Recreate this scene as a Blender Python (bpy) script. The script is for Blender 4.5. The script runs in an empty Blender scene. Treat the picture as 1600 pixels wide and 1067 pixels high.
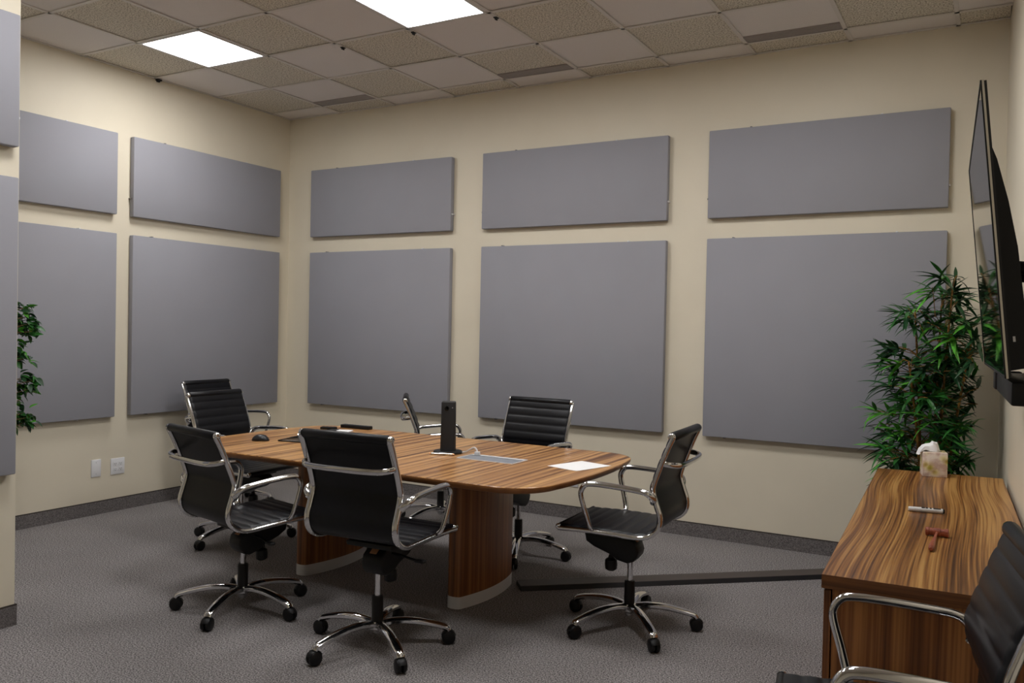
import bpy, bmesh, math, random
from math import sin, cos, pi, radians, atan, atan2, hypot
from mathutils import Vector, Matrix
random.seed(7)
scene = bpy.context.scene
COL = scene.collection

# ------------------------------------------------------------------ camera, world, exposure
cam_d = bpy.data.cameras.new('camera')
cam = bpy.data.objects.new('camera', cam_d)
COL.objects.link(cam)
scene.camera = cam
cam_d.sensor_width = 36.0
cam_d.sensor_fit = 'HORIZONTAL'
cam_d.lens = 1321.83 / 1600 * 36.0
cam_d.clip_start = 0.05
_r = Vector((0.86736867, 0.49724506, 0.0204679))
_u = Vector((-0.02583001, 0.00390798, 0.99965871))
_f = Vector((-0.49699537, 0.86760133, -0.0162335))
cam.matrix_world = Matrix(((_r.x, _u.x, -_f.x, 5.7427), (_r.y, _u.y, -_f.y, -5.8022),
                           (_r.z, _u.z, -_f.z, 1.4428), (0, 0, 0, 1)))
world = bpy.data.worlds.new('world')
scene.world = world
world.use_nodes = True
world.node_tree.nodes['Background'].inputs[0].default_value = (0.9, 0.92, 1.0, 1)
world.node_tree.nodes['Background'].inputs[1].default_value = 0.0
LIGHT_POWER = 25.0
vs = scene.view_settings
vs.view_transform = 'Standard'
vs.look = 'None'
vs.gamma = 1.0
vs.use_curve_mapping = False
vs.exposure = 0.0

# ------------------------------------------------------------------ helpers
def lin(r, g, b):
    def f(c):
        c /= 255.0
        return c / 12.92 if c <= 0.04045 else ((c + 0.055) / 1.055) ** 2.4
    return (f(r), f(g), f(b), 1)

def new_mat(name):
    m = bpy.data.materials.new(name)
    m.use_nodes = True
    nt = m.node_tree
    return m, nt, nt.nodes['Principled BSDF']

def plain(name, col, rough=0.5, metal=0.0, spec=0.5):
    m, nt, b = new_mat(name)
    b.inputs['Base Color'].default_value = col
    b.inputs['Roughness'].default_value = rough
    b.inputs['Metallic'].default_value = metal
    b.inputs['Specular IOR Level'].default_value = spec
    return m

def node(nt, typ, **kw):
    n = nt.nodes.new(typ)
    for k, v in kw.items():
        setattr(n, k, v)
    return n

def ramp(nt, stops):
    r = nt.nodes.new('ShaderNodeValToRGB')
    while len(r.color_ramp.elements) < len(stops):
        r.color_ramp.elements.new(0.5)
    for e, (p, c) in zip(r.color_ramp.elements, stops):
        e.position = p
        e.color = c
    return r

def noisy(name, c1, c2, scale, rough=0.8, bump=0.0, lo=0.35, hi=0.65, detail=3.0, scale2=None, amt2=0.0, spec=0.3, bscale=None, bdist=0.003):
    m, nt, b = new_mat(name)
    tc = node(nt, 'ShaderNodeTexCoord')
    n = node(nt, 'ShaderNodeTexNoise')
    n.inputs['Scale'].default_value = scale
    n.inputs['Detail'].default_value = detail
    nt.links.new(tc.outputs['Object'], n.inputs['Vector'])
    r = ramp(nt, [(lo, c1), (hi, c2)])
    nt.links.new(n.outputs['Fac'], r.inputs['Fac'])
    out = r.outputs['Color']
    if scale2:
        n2 = node(nt, 'ShaderNodeTexNoise')
        n2.inputs['Scale'].default_value = scale2
        nt.links.new(tc.outputs['Object'], n2.inputs['Vector'])
        r2 = ramp(nt, [(0.35, (1 - amt2, 1 - amt2, 1 - amt2, 1)), (0.65, (1, 1, 1, 1))])
        nt.links.new(n2.outputs['Fac'], r2.inputs['Fac'])
        mx = node(nt, 'ShaderNodeMixRGB', blend_type='MULTIPLY')
        mx.inputs['Fac'].default_value = 1
        nt.links.new(out, mx.inputs[1])
        nt.links.new(r2.outputs['Color'], mx.inputs[2])
        out = mx.outputs['Color']
    nt.links.new(out, b.inputs['Base Color'])
    b.inputs['Roughness'].default_value = rough
    b.inputs['Specular IOR Level'].default_value = spec
    if bump:
        bp = node(nt, 'ShaderNodeBump')
        bp.inputs['Strength'].default_value = bump
        bp.inputs['Distance'].default_value = bdist
        src = n
        if bscale:
            src = node(nt, 'ShaderNodeTexNoise')
            src.inputs['Scale'].default_value = bscale
            nt.links.new(tc.outputs['Object'], src.inputs['Vector'])
        nt.links.new(src.outputs['Fac'], bp.inputs['Height'])
        nt.links.new(bp.outputs['Normal'], b.inputs['Normal'])
    return m

def wood(name, axis, stops, band=9.0, along=0.5, warp=0.12, waxis=0, warp_scale=1.2, rough=0.35, fine=0.35, fine_scale=90.0):
    """striped veneer; axis = grain direction (0 x, 1 y, 2 z)"""
    m, nt, b = new_mat(name)
    tc = node(nt, 'ShaderNodeTexCoord')
    # warp
    wn = node(nt, 'ShaderNodeTexNoise')
    wn.inputs['Scale'].default_value = warp_scale
    wn.inputs['Detail'].default_value = 0.0
    nt.links.new(tc.outputs['Object'], wn.inputs['Vector'])
    sub = node(nt, 'ShaderNodeVectorMath', operation='SUBTRACT')
    sub.inputs[1].default_value = (0.5, 0.5, 0.5)
    nt.links.new(wn.outputs['Color'], sub.inputs[0])
    sc = node(nt, 'ShaderNodeVectorMath', operation='MULTIPLY')
    sc.inputs[1].default_value = [warp if k == waxis else 0.0 for k in range(3)]
    nt.links.new(sub.outputs[0], sc.inputs[0])
    add = node(nt, 'ShaderNodeVectorMath', operation='ADD')
    nt.links.new(tc.outputs['Object'], add.inputs[0])
    nt.links.new(sc.outputs[0], add.inputs[1])
    def nz(cross, al, det):
        mp = node(nt, 'ShaderNodeMapping')
        s = [cross] * 3
        s[axis] = al
        mp.inputs['Scale'].default_value = s
        nt.links.new(add.outputs[0], mp.inputs['Vector'])
        n = node(nt, 'ShaderNodeTexNoise')
        n.inputs['Scale'].default_value = 1.0
        n.inputs['Detail'].default_value = det
        nt.links.new(mp.outputs['Vector'], n.inputs['Vector'])
        return n
    n1 = nz(band, along, 2.0)
    n2 = nz(fine_scale, along * 3, 2.0)
    mixf = node(nt, 'ShaderNodeMix')
    mixf.inputs[0].default_value = fine
    nt.links.new(n1.outputs['Fac'], mixf.inputs[2])
    nt.links.new(n2.outputs['Fac'], mixf.inputs[3])
    r = ramp(nt, stops)
    nt.links.new(mixf.outputs[0], r.inputs['Fac'])
    nt.links.new(r.outputs['Color'], b.inputs['Base Color'])
    b.inputs['Roughness'].default_value = rough
    return m

def tag(o, label=None, cat=None, group=None, kind=None):
    if label: o['label'] = label
    if cat: o['category'] = cat
    if group: o['group'] = group
    if kind: o['kind'] = kind
    return o

def link(name, me, mat=None, parent=None, smooth=False, loc=None, rot=None):
    if isinstance(me, bmesh.types.BMesh):
        bm = me
        me = bpy.data.meshes.new(name)
        bmesh.ops.recalc_face_normals(bm, faces=bm.faces)
        bm.to_mesh(me)
        bm.free()
    if mat is not None and not me.materials:
        me.materials.append(mat)
    if smooth:
        for p in me.polygons:
            p.use_smooth = True
        if smooth != 'all':
            try:
                me.set_sharp_from_angle(angle=radians(40))
            except Exception:
                pass
    o = bpy.data.objects.new(name, me)
    COL.objects.link(o)
    o.parent = parent
    if loc is not None: o.location = loc
    if rot is not None: o.rotation_euler = rot
    return o

def empty(name, loc=(0, 0, 0), rz=0.0, parent=None):
    o = bpy.data.objects.new(name, None)
    o.empty_display_size = 0.1
    COL.objects.link(o)
    o.location = loc
    o.rotation_euler = (0, 0, rz)
    o.parent = parent
    return o

def box(bm, x0, x1, y0, y1, z0, z1, bevel=0.0, seg=2, M=None):
    vs_ = [bm.verts.new((x, y, z)) for x in (x0, x1) for y in (y0, y1) for z in (z0, z1)]
    F = [(0, 1, 3, 2), (4, 6, 7, 5), (0, 4, 5, 1), (2, 3, 7, 6), (0, 2, 6, 4), (1, 5, 7, 3)]
    fs = [bm.faces.new([vs_[i] for i in f]) for f in F]
    geom_v = vs_
    if bevel:
        bmesh.ops.recalc_face_normals(bm, faces=fs)
        es = list({e for f in fs for e in f.edges})
        res = bmesh.ops.bevel(bm, geom=es, offset=bevel, segments=seg, affect='EDGES', profile=0.5)
        geom_v = list({v for f in res['faces'] for v in f.verts} | {v for v in vs_ if v.is_valid})
    if M is not None:
        bmesh.ops.transform(bm, matrix=M, verts=[v for v in geom_v if v.is_valid])
    return bm

def boxm(x0, x1, y0, y1, z0, z1, bevel=0.0, seg=2):
    return box(bmesh.new(), x0, x1, y0, y1, z0, z1, bevel, seg)

def prism(bm, pts, z0, z1, bevel=0.0, seg=2):
    """vertical prism from outline pts (x,y)"""
    a = [bm.verts.new((x, y, z0)) for x, y in pts]
    b = [bm.verts.new((x, y, z1)) for x, y in pts]
    n = len(pts)
    fs = [bm.faces.new(list(reversed(a))), bm.faces.new(b)]
    for i in range(n):
        fs.append(bm.faces.new((a[i], a[(i + 1) % n], b[(i + 1) % n], b[i])))
    if bevel:
        bmesh.ops.recalc_face_normals(bm, faces=fs)
        es = [e for e in list(fs[0].edges) + list(fs[1].edges)]
        bmesh.ops.bevel(bm, geom=es, offset=bevel, segments=seg, affect='EDGES', profile=0.5)
    return bm

def loft(bm, rings, cap=True, closed=True):
    R = [[bm.verts.new(p) for p in ring] for ring in rings]
    n = len(R[0])
    for i in range(len(R) - 1):
        for j in range(n if closed else n - 1):
            k = (j + 1) % n
            bm.faces.new((R[i][j], R[i][k], R[i + 1][k], R[i + 1][j]))
    if cap:
        bm.faces.new(list(reversed(R[0])))
        bm.faces.new(R[-1])
    return bm

def lathe(bm, prof, seg=16, M=None):
    """prof: list of (r,z) bottom to top, about z axis"""
    rings = []
    for r, z in prof:
        ring = []
        for k in range(seg):
            a = 2 * pi * k / seg
            v = Vector((r * cos(a), r * sin(a), z))
            ring.append(M @ v if M is not None else v)
        rings.append(ring)
    return loft(bm, rings)

def catmull(pts, n=5):
    P = [Vector(p) for p in pts]
    P = [P[0] * 2 - P[1]] + P + [P[-1] * 2 - P[-2]]
    out = []
    for i in range(1, len(P) - 2):
        p0, p1, p2, p3 = P[i - 1:i + 3]
        for k in range(n):
            t = k / n
            out.append(0.5 * ((2 * p1) + (p2 - p0) * t + (2 * p0 - 5 * p1 + 4 * p2 - p3) * t * t + (3 * p1 - p0 - 3 * p2 + p3) * t ** 3))
    out.append(P[-2].copy())
    return out

def sweep(bm, pts, a, b, seg=10, ref=(1, 0, 0), scale=None, power=2.0):
    """oval tube: half size a along the transported ref direction, b across it"""
    P = [Vector(p) for p in pts]
    n = len(P)
    side = Vector(ref)
    rings = []
    for i in range(n):
        t = (P[min(i + 1, n - 1)] - P[max(i - 1, 0)]).normalized()
        side = (side - t * side.dot(t)).normalized()
        nor = t.cross(side)
        s = scale[i] if scale else 1.0
        ring = []
        for k in range(seg):
            an = 2 * pi * (k + 0.5) / seg
            ca, sa = cos(an), sin(an)
            ca = math.copysign(abs(ca) ** (2 / power), ca)
            sa = math.copysign(abs(sa) ** (2 / power), sa)
            ring.append(P[i] + side * (a * s * ca) + nor * (b * s * sa))
        rings.append(ring)
    return loft(bm, rings)

def place(o, x, y, z=0.0, rz=0.0):
    o.location = (x, y, z)
    o.rotation_euler = (0, 0, rz)
    return o

# ------------------------------------------------------------------ materials
M_wall = noisy('cream_wall_paint', lin(219, 210, 190), lin(222, 213, 193), 3.0, rough=0.5, bump=0.04, bscale=220.0, spec=0.35)
M_carpet = noisy('grey_loop_carpet', lin(62, 60, 60), lin(184, 178, 177), 150.0, rough=0.95, bump=0.9, lo=0.34, hi=0.70, detail=5.0, scale2=1.6, amt2=0.10, spec=0.1, bdist=0.004)
M_basecarpet = noisy('dark_carpet_strip', lin(86, 82, 82), lin(128, 123, 122), 190.0, rough=0.95, bump=0.5, spec=0.1)
M_basetop = plain('carpet_strip_edge', lin(50, 42, 36), 0.7)
M_panel = noisy('grey_panel_fabric', lin(149, 149, 156), lin(157, 157, 164), 420.0, rough=0.9, bump=0.25, scale2=3.0, amt2=0.03, spec=0.15, bdist=0.001)
M_tile_s = noisy('smooth_ceiling_tile', lin(226, 221, 219), lin(231, 226, 224), 160.0, rough=0.9, bump=0.15, spec=0.1)
M_tile_t = noisy('pebbled_ceiling_tile', lin(150, 142, 126), lin(232, 226, 214), 105.0, rough=0.95, bump=1.0, lo=0.33, hi=0.56, detail=4.0, spec=0.1, bdist=0.004)
M_tee = plain('ceiling_grid_white', lin(216, 211, 207), 0.5)
M_plenum = plain('plenum', lin(60, 58, 55), 0.9)
M_leather = noisy('black_leather', lin(9, 10, 14), lin(13, 14, 20), 60.0, rough=0.40, bump=0.10, bscale=500.0, spec=0.32, bdist=0.001)
M_chrome = plain('chrome', (0.72, 0.72, 0.73, 1), 0.10, 1.0)
M_blackpl = plain('black_plastic', lin(12, 12, 14), 0.45, 0, .35)
M_blackmatte = plain('black_matte', lin(24, 24, 26), 0.65)
M_sticker = plain('tan_sticker', lin(176, 128, 92), 0.6)
M_alu = plain('brushed_aluminium', (0.56, 0.56, 0.57, 1), 0.34, 1.0)
M_kick = plain('silver_kick', lin(226, 226, 228), 0.38, 0.15)
M_white = plain('white_plastic', lin(226, 226, 228), 0.4)
M_paper = plain('white_paper', lin(240, 240, 240), 0.8)
M_darkslot = plain('dark_slot', lin(18, 18, 18), 0.7)
M_vent = plain('vent_grey', lin(160, 154, 152), 0.6)
M_ventdark = plain('vent_dark', lin(112, 108, 108), 0.7)
M_cover = plain('cord_cover_rubber', lin(66, 58, 56), 0.55)
M_cover_side = plain('cord_cover_side', lin(26, 26, 30), 0.6)
WOOD_T = [(0.34, lin(84, 52, 30)), (0.43, lin(132, 90, 54)), (0.50, lin(172, 125, 78)), (0.60, lin(204, 156, 100))]
M_wood_top = wood('table_veneer_top', 1, WOOD_T, band=30.0, along=0.4, warp=0.03, rough=0.3, fine=0.3, fine_scale=110.0)
M_wood_base = wood('table_veneer_base', 2, [(0.30, lin(84, 48, 24)), (0.45, lin(124, 76, 40)), (0.60, lin(160, 104, 58))], band=26.0, along=0.4, warp=0.02, rough=0.35)
WOOD_C = [(0.36, lin(72, 42, 24)), (0.44, lin(116, 74, 38)), (0.51, lin(150, 102, 52)), (0.60, lin(188, 142, 82))]
M_wood_ctop = wood('credenza_veneer_top', 1, WOOD_C, band=20.0, along=0.40, warp=0.13, warp_scale=0.9, rough=0.3, fine=0.52, fine_scale=150.0)
M_wood_cend = wood('credenza_veneer_end', 2, [(0.33, lin(84, 46, 22)), (0.46, lin(132, 80, 40)), (0.62, lin(176, 118, 64))], band=26.0, along=0.6, warp=0.04, rough=0.4, fine=0.4, fine_scale=130.0)
M_gavel = wood('gavel_wood', 0, [(0.35, lin(120, 56, 36)), (0.6, lin(160, 84, 56))], band=40, along=8, rough=0.4)
M_cane = noisy('bamboo_cane', lin(92, 62, 26), lin(150, 110, 52), 30.0, rough=0.6)
M_soil = noisy('soil', lin(40, 30, 22), lin(70, 54, 40), 60.0, rough=0.95, bump=0.6)
M_pot = plain('dark_pot', lin(40, 36, 34), 0.45)
M_trunk = noisy('ficus_trunk', lin(88, 68, 48), lin(130, 104, 76), 40.0, rough=0.85, bump=0.4)

def leafmat(name, c, rough=0.4):
    m, nt, b = new_mat(name)
    b.inputs['Base Color'].default_value = c
    b.inputs['Roughness'].default_value = rough
    b.inputs['Specular IOR Level'].default_value = 0.4
    tc = node(nt, 'ShaderNodeTexCoord')
    n = node(nt, 'ShaderNodeTexNoise')
    n.inputs['Scale'].default_value = 18.0
    nt.links.new(tc.outputs['Object'], n.inputs['Vector'])
    d = tuple(x * 0.6 for x in c[:3]) + (1,)
    r = ramp(nt, [(0.35, d), (0.65, c)])
    nt.links.new(n.outputs['Fac'], r.inputs['Fac'])
    nt.links.new(r.outputs['Color'], b.inputs['Base Color'])
    return m
M_leafs = [leafmat('leaf_dark', lin(36, 78, 44)), leafmat('leaf_mid', lin(50, 112, 48)), leafmat('leaf_bright', lin(92, 172, 60))]

# ------------------------------------------------------------------ room shell
H = 3.3255
YF = -7.6           # wall behind the camera
JX, JY = 1.772, -3.522
WSL = 0.045         # slant of the right wall
WX0 = 5.765
ANG = atan(WSL)
def wallx(y): return WX0 - WSL * y
def st(o): return tag(o, kind='structure')

def quad_prism(pts, z0, z1): return prism(bmesh.new(), pts, z0, z1)

floor = st(link('floor', quad_prism([(-.12, YF - .12), (wallx(YF) + .15, YF - .12), (wallx(0) + .15, .12), (-.12, .12)], -.1, 0.0), M_carpet))
st(link('wall_back', boxm(-.12, WX0 + .12, 0, .12, 0, H + .12), M_wall))
st(link('wall_left', boxm(-.12, 0, JY - .0, 0, 0, H + .12), M_wall))
st(link('wall_partition', boxm(0.0, JX, YF, JY, 0, H + .12), M_wall))
st(link('wall_front', boxm(JX, wallx(YF) + .12, YF - .12, YF, 0, H + .12), M_wall))
st(link('wall_right', quad_prism([(WX0, 0), (wallx(YF), YF), (wallx(YF) + .12, YF), (WX0 + .12, 0)], 0, H + .12), M_wall))

BH = 0.099
def baseboard(name, pts):
    b = st(link(name, quad_prism(pts, 0, BH - .006), M_basecarpet))
    link('top_edge', quad_prism(pts, BH - .006, BH), M_basetop, b)
    return b
baseboard('baseboard_back', [(0.0, 0), (0.0, -.008), (WX0, -.008), (WX0, 0)])
baseboard('baseboard_left', [(0, -.008), (0, JY), (.008, JY), (.008, -.008)])
baseboard('baseboard_return', [(.008, JY), (JX, JY), (JX, JY + .008), (.008, JY + .008)])
baseboard('baseboard_partition', [(JX, JY + .008), (JX, YF), (JX + .008, YF), (JX + .008, JY + .008)])
baseboard('baseboard_right', [(wallx(-.01) - .008, -.01), (wallx(YF) - .008, YF), (wallx(YF), YF), (wallx(-.01), -.01)])

# ceiling with lay-in tiles
T = 0.6096
GX, GY = 1.8357, -1.4637
ceiling = st(link('ceiling', quad_prism([(-.12, YF - .12), (wallx(YF) + .12, YF - .12), (wallx(0) + .12, .12), (-.12, .12)], H + .12, H + .2), M_plenum))
LIGHTS = [(-2, -1), (1, -1), (4, -1), (1, -4), (4, -4)]
VENTS = [-2, 1, 4]
VD = 0.125
HT = 0.012          # half width of a grid bar
tile_cache = {}
def tile_mesh(w, d, kind):
    k = (round(w, 3), round(d, 3), kind)
    if k not in tile_cache:
        bm = boxm(0, w, 0, d, 0, .016)
        me = bpy.data.meshes.new('ceiling_tile')
        bmesh.ops.recalc_face_normals(bm, faces=bm.faces)
        bm.to_mesh(me); bm.free()
        me.materials.append(M_tile_s if kind else M_tile_t)
        tile_cache[k] = me
    return tile_cache[k]
XL = [0.0] + [GX + i * T for i in range(-2, 7)]       # column lines
def colrange(i):
    x0 = max(GX + i * T, 0.0); x1 = GX + (i + 1) * T
    return x0, x1
jmin = -10
for i in range(-3, 7):
    x0, x1 = colrange(i)
    for j in range(jmin, 3):
        y0 = max(GY + j * T, YF); y1 = min(GY + (j + 1) * T, 0.0)
        if y1 - y0 < .02: continue
        if x1 <= JX + .3 and (y0 + y1) / 2 < JY: continue
        if (i, j) in LIGHTS: continue
        xr = x1
        if x0 > wallx(y1) - .03: continue
        if xr > wallx(y1): xr = wallx(y1)
        yy1 = y1
        if i in VENTS and j == 1: yy1 = y1 - VD
        smooth_t = (i + j) % 2 != 0
        o = link('ceiling_tile', tile_mesh(xr - x0, yy1 - y0, smooth_t), None, ceiling, loc=(x0, y0, H + .006))
        # seat the tiles a little unevenly, as lay-in tiles are
        o.location.z += random.uniform(0, .003)
def bar(x0, x1, y0, y1):
    link('grid_bar', boxm(x0, x1, y0, y1, H - .001, H + .005), M_tee, ceiling)
for i in range(-2, 7):
    x = GX + i * T
    y0 = YF
    if x < JX: y0 = JY
    if x > WX0: y0, y1 = YF, max(YF, -(x - WX0) / WSL)
    else: y1 = 0
    if y1 - y0 > .1: bar(x - HT, x + HT, y0, y1)
for j in range(jmin, 3):
    y = GY + j * T
    if y < YF: continue
    bar(0 if y > JY else JX, wallx(y), y - HT, y + HT)
for (nm, a) in (('b', (0, WX0, -.02, 0)), ('l', (0, .02, JY, 0))):
    bar(*a)

# LED panels
def led(i, j, label):
    x0 = GX + i * T + HT; y0 = GY + j * T + HT
    w = T - 2 * HT
    root = empty('ceiling_light', (x0 + w / 2, y0 + w / 2, H))
    tag(root, label, 'ceiling light', 'square ceiling light panels')
    h = w / 2
    bm = bmesh.new()
    r = .016
    for (a, b, c, d) in ((-h, h, -h, -h + r), (-h, h, h - r, h), (-h, -h + r, -h + r, h - r), (h - r, h, -h + r, h - r)):
        box(bm, a, b, c, d, -.004, .02)
    link('frame', bm, M_white, root)
    link('diffuser', boxm(-h + r, h - r, -h + r, h - r, .0, .012), M_led, root)
m, nt, b = new_mat('led_diffuser')
b.inputs['Base Color'].default_value = (0.9, 0.9, 0.9, 1)
b.inputs['Emission Color'].default_value = (1.0, 0.99, 0.985, 1)
b.inputs['Emission Strength'].default_value = LIGHT_POWER
M_led = m
LNAMES = {(-2, -1): 'square white LED ceiling panel closest to the corner of the left and back walls',
          (1, -1): 'square white LED ceiling panel above the long conference table',
          (4, -1): 'square white LED ceiling panel above the chair at the table end',
          (1, -4): 'square white LED ceiling panel above the open carpet beside the partition wall',
          (4, -4): 'square white LED ceiling panel above the carpet before the credenza',
          (1, -7): 'square white LED ceiling panel deep beside the partition wall',
          (4, -7): 'square white LED ceiling panel by the wall opposite the long panel wall'}
for k in LIGHTS: led(k[0], k[1], LNAMES[k])

# slot vents
VN = {-2: 'grey slot vent in the ceiling nearest the room corner', 1: 'grey slot vent in the ceiling above the middle wall panels',
      4: 'grey slot vent in the ceiling above the wall panels by the bamboo plant'}
for i in VENTS:
    x0 = GX + i * T + HT; x1 = GX + (i + 1) * T - HT
    y1 = GY + 2 * T - HT; y0 = y1 - VD + .014
    root = empty('ceiling_vent', ((x0 + x1) / 2, (y0 + y1) / 2, H))
    tag(root, VN[i], 'air vent', 'ceiling slot vents')
    w, d = (x1 - x0) / 2, (y1 - y0) / 2
    link('backing', boxm(-w, w, -d, d, .012, .02), M_ventdark, root)
    bm = bmesh.new()
    for (a, b, c, e) in ((-w, w, -d, -d + .006), (-w, w, d - .006, d), (-w, -w + .006, -d + .006, d - .006), (w - .006, w, -d + .006, d - .006)):
        box(bm, a, b, c, e, -.002, .014)
    link('frame', bm, M_vent, root)
    sl = None
    for k in range(5):
        yk = -d + .014 + k * (2 * d - .028) / 4
        if sl is None:
            sl = link('slat', boxm(-w + .006, w - .006, -.0075, .0075, .002, .006), M_vent, root, loc=(0, yk, 0))
        else:
            o = sl.copy(); COL.objects.link(o); o.location = (0, yk, 0)

# small dark clips on the ceiling grid
for (x, y, lb) in ((1.836, -1.376, 'small dark clip on the ceiling grid midway between two lit panels'),
                   (2.446, -1.40, 'small dark clip at the table light corner facing the left wall'),
                   (3.055, -1.385, 'small dark clip at the table light corner facing the credenza side')):
    bm = boxm(-.012, .012, -.016, .016, -.006, 0, .002)
    box(bm, -.004, .004, -.012, .012, -.016, -.006)
    tag(link('ceiling_clip', bm, M_blackmatte, None, loc=(x, y, H - .001)), lb, 'clip', 'dark clips on the ceiling grid')
bm = boxm(0, .03, -.02, .02, -.012, 0, .002)
box(bm, .004, .01, -.014, .014, -.02, -.01)
tag(link('ceiling_clip', bm, M_blackmatte, None, loc=(.0, -1.434, H - .001)), 'small dark clip where the ceiling meets the left wall', 'clip', 'dark clips on the ceiling grid')

# ------------------------------------------------------------------ acoustic panels
Z1, Z0 = 2.8287, 2.2264   # upper row
Z3, Z2 = 2.0857, 0.7191   # lower row
PT = 0.05
def panel(axis, a, b, z0, z1, base, label, group, upper):
    """axis 'b': on back wall spanning x a..b ; 'l': facing +x spanning y a..b"""
    w = (b - a) / 2; h = (z1 - z0) / 2
    bm = boxm(-w, w, -PT, -.004, -h, h, .006, 2)
    root = empty('acoustic_panel')
    link('fabric_front', bm, M_panel, root, smooth=True)
    bm = boxm(-w + .03, w - .03, -.006, 0, -h + .03, h - .03)
    link('backing_board', bm, M_blackmatte, root)
    cl = []
    if upper:
        cl = [(-w - .002, -h * .55), (w + .002, -h * .55), (-w * .62, h + .002), (w * .48, h + .002)]
    else:
        cl = [(-w * .76, h + .002), (w * .62, h + .002), (-w * .8, -h - .002), (w * .62, -h - .002)]
    for k, (cx, cz) in enumerate(cl):
        link('clip', boxm(cx - .006, cx + .006, -PT * .75, 0, cz - .005, cz + .005, .001, 1), M_white if k % 2 else M_ventdark, root)
    if axis == 'b':
        root.location = ((a + b) / 2, base - .0015, (z0 + z1) / 2)
    else:
        root.location = (base + .0015, (a + b) / 2, (z0 + z1) / 2)
        root.rotation_euler = (0, 0, pi / 2)
    tag(root, label, 'wall panel', group)
UG, LG = 'wide grey acoustic panels in the upper row', 'large grey acoustic panels in the lower row'
BX = [(.314, 1.847), (2.145, 3.690), (3.985, 5.467)]
bn = ['on the back wall next to the left corner', 'in the middle of the back wall', 'on the back wall beside the bamboo plant']
for (a, b_), n in zip(BX, bn):
    panel('b', a, b_, Z0, Z1, 0, 'wide low grey acoustic panel, upper one ' + n, UG, True)
    panel('b', a, b_, Z2, Z3, 0, 'squarish grey acoustic panel, lower one ' + n, LG, False)
LY = [(-1.669, -.158), (-3.31, -1.803)]
ln = ['on the left wall next to the corner', 'on the left wall beside the partition']
for (a, b_), n in zip(LY, ln):
    panel('l', a, b_, Z0, Z1, 0, 'wide low grey acoustic panel, upper one ' + n, UG, True)
    panel('l', a, b_, Z2, Z3, 0, 'squarish grey acoustic panel, lower one ' + n, LG, False)
panel('l', -5.07, -3.55, Z0, Z1, JX, 'wide low grey acoustic panel, upper one on the partition wall', UG, True)
panel('l', -5.07, -3.55, Z2, Z3, JX, 'squarish grey acoustic panel, lower one on the partition wall', LG, False)

# ------------------------------------------------------------------ wall plates
def wall_plate(name, label, kind, loc, rz, w=.07, h=.115):
    root = empty(name, loc, rz)
    tag(root, label, 'wall outlet' if kind == 'duplex' else 'wall plate')
    link('plate', boxm(-w / 2, w / 2, -.007, 0, -h / 2, h / 2, .003, 2), M_white, root, smooth=True)
    if kind == 'duplex':
        n = 2 if w > .1 else 1
        for k in range(n):
            cx = (k - (n - 1) / 2) * .046
            for cz in (-.02, .02):
                s = link('socket', boxm(cx - .016, cx + .016, -.009, -.006, cz - .014, cz + .014, .002, 1), M_white, root)
                for dx in (-.006, .006):
                    link('slot', boxm(cx + dx - .0012, cx + dx + .0012, -.0096, -.0088, cz - .004, cz + .006), M_darkslot, s)
                bm = bmesh.new()
                lathe(bm, [(.0025, 0), (.0025, .0008)], 8, Matrix.Translation((cx, -.0088, cz - .009)) @ Matrix.Rotation(pi / 2, 4, 'X'))
                link('ground_hole', bm, M_darkslot, s)
    else:
        for cz in (-.042, .042):
            bm = bmesh.new()
            lathe(bm, [(.0035, 0), (.0035, .001)], 8, Matrix.Translation((0, -.0068, cz)) @ Matrix.Rotation(pi / 2, 4, 'X'))
            link('screw', bm, M_alu, root)
wall_plate('blank_wall_plate', 'narrow blank white wall plate on the left wall', 'blank', (0, -1.918, .344), pi / 2, .078, .128)
wall_plate('wall_outlet', 'double white wall outlet on the left wall', 'duplex', (0, -1.741, .338), pi / 2, .116, .122)
wall_plate('wall_outlet', 'white wall outlet low on the back wall behind the conference table', 'duplex', (2.985, 0, .305), 0, .075, .118)

# ------------------------------------------------------------------ conference table
TZ = .74
TC = (2.845, -1.957)
def table_outline(inset=0.0, n=10):
    """racetrack with gently bowed ends, local coordinates"""
    hw = 1.222 - inset; hh = .643 - inset; bow = .055; r = .22
    ex = hw - bow
    pts = []
    # right end arc from bottom corner to the top corner, via bowed circle
    def corner(cx, cy, a0, a1):
        for k in range(n + 1):
            a = a0 + (a1 - a0) * k / n
            pts.append((cx + r * cos(a), cy + r * sin(a)))
    tilt = .26
    corner(ex - r + .022, -hh + r, -pi / 2, -tilt)
    for k in range(1, 10):
        y = -hh + r - r * sin(tilt) + (2 * (hh - r) + 2 * r * sin(tilt)) * k / 10
        yy = y / (hh - r + r * sin(tilt))
        x0 = ex - r + .022 + r * cos(tilt)
        pts.append((x0 + (hw - x0) * (1 - yy * yy), y))
    corner(ex - r + .022, hh - r, tilt, pi / 2)
    left = [(-x, -y) for x, y in pts]
    return pts + left
tbl = empty('conference_table', (TC[0], TC[1], 0))
tag(tbl, 'long racetrack conference table with striped brown veneer top on two lens-shaped pedestals', 'table')
bm = bmesh.new()
prof = [(.030, TZ - .036), (.012, TZ - .030), (.002, TZ - .016), (0, TZ - .008), (.0006, TZ - .003)]
loft(bm, [[(x, y, z) for x, y in table_outline(ins)] for ins, z in prof])
M_tedge = noisy('table_edge_band', lin(132, 86, 48), lin(152, 102, 60), 14.0, rough=.35)
bm2 = bmesh.new()
loft(bm2, [[(x, y, z) for x, y in table_outline(ins)] for ins, z in ((.0006, TZ - .003), (.003, TZ))])
top = link('tabletop', bm2, M_wood_top, tbl, smooth=True)
link('edge_band', bm, M_tedge, top, smooth=True)
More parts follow.
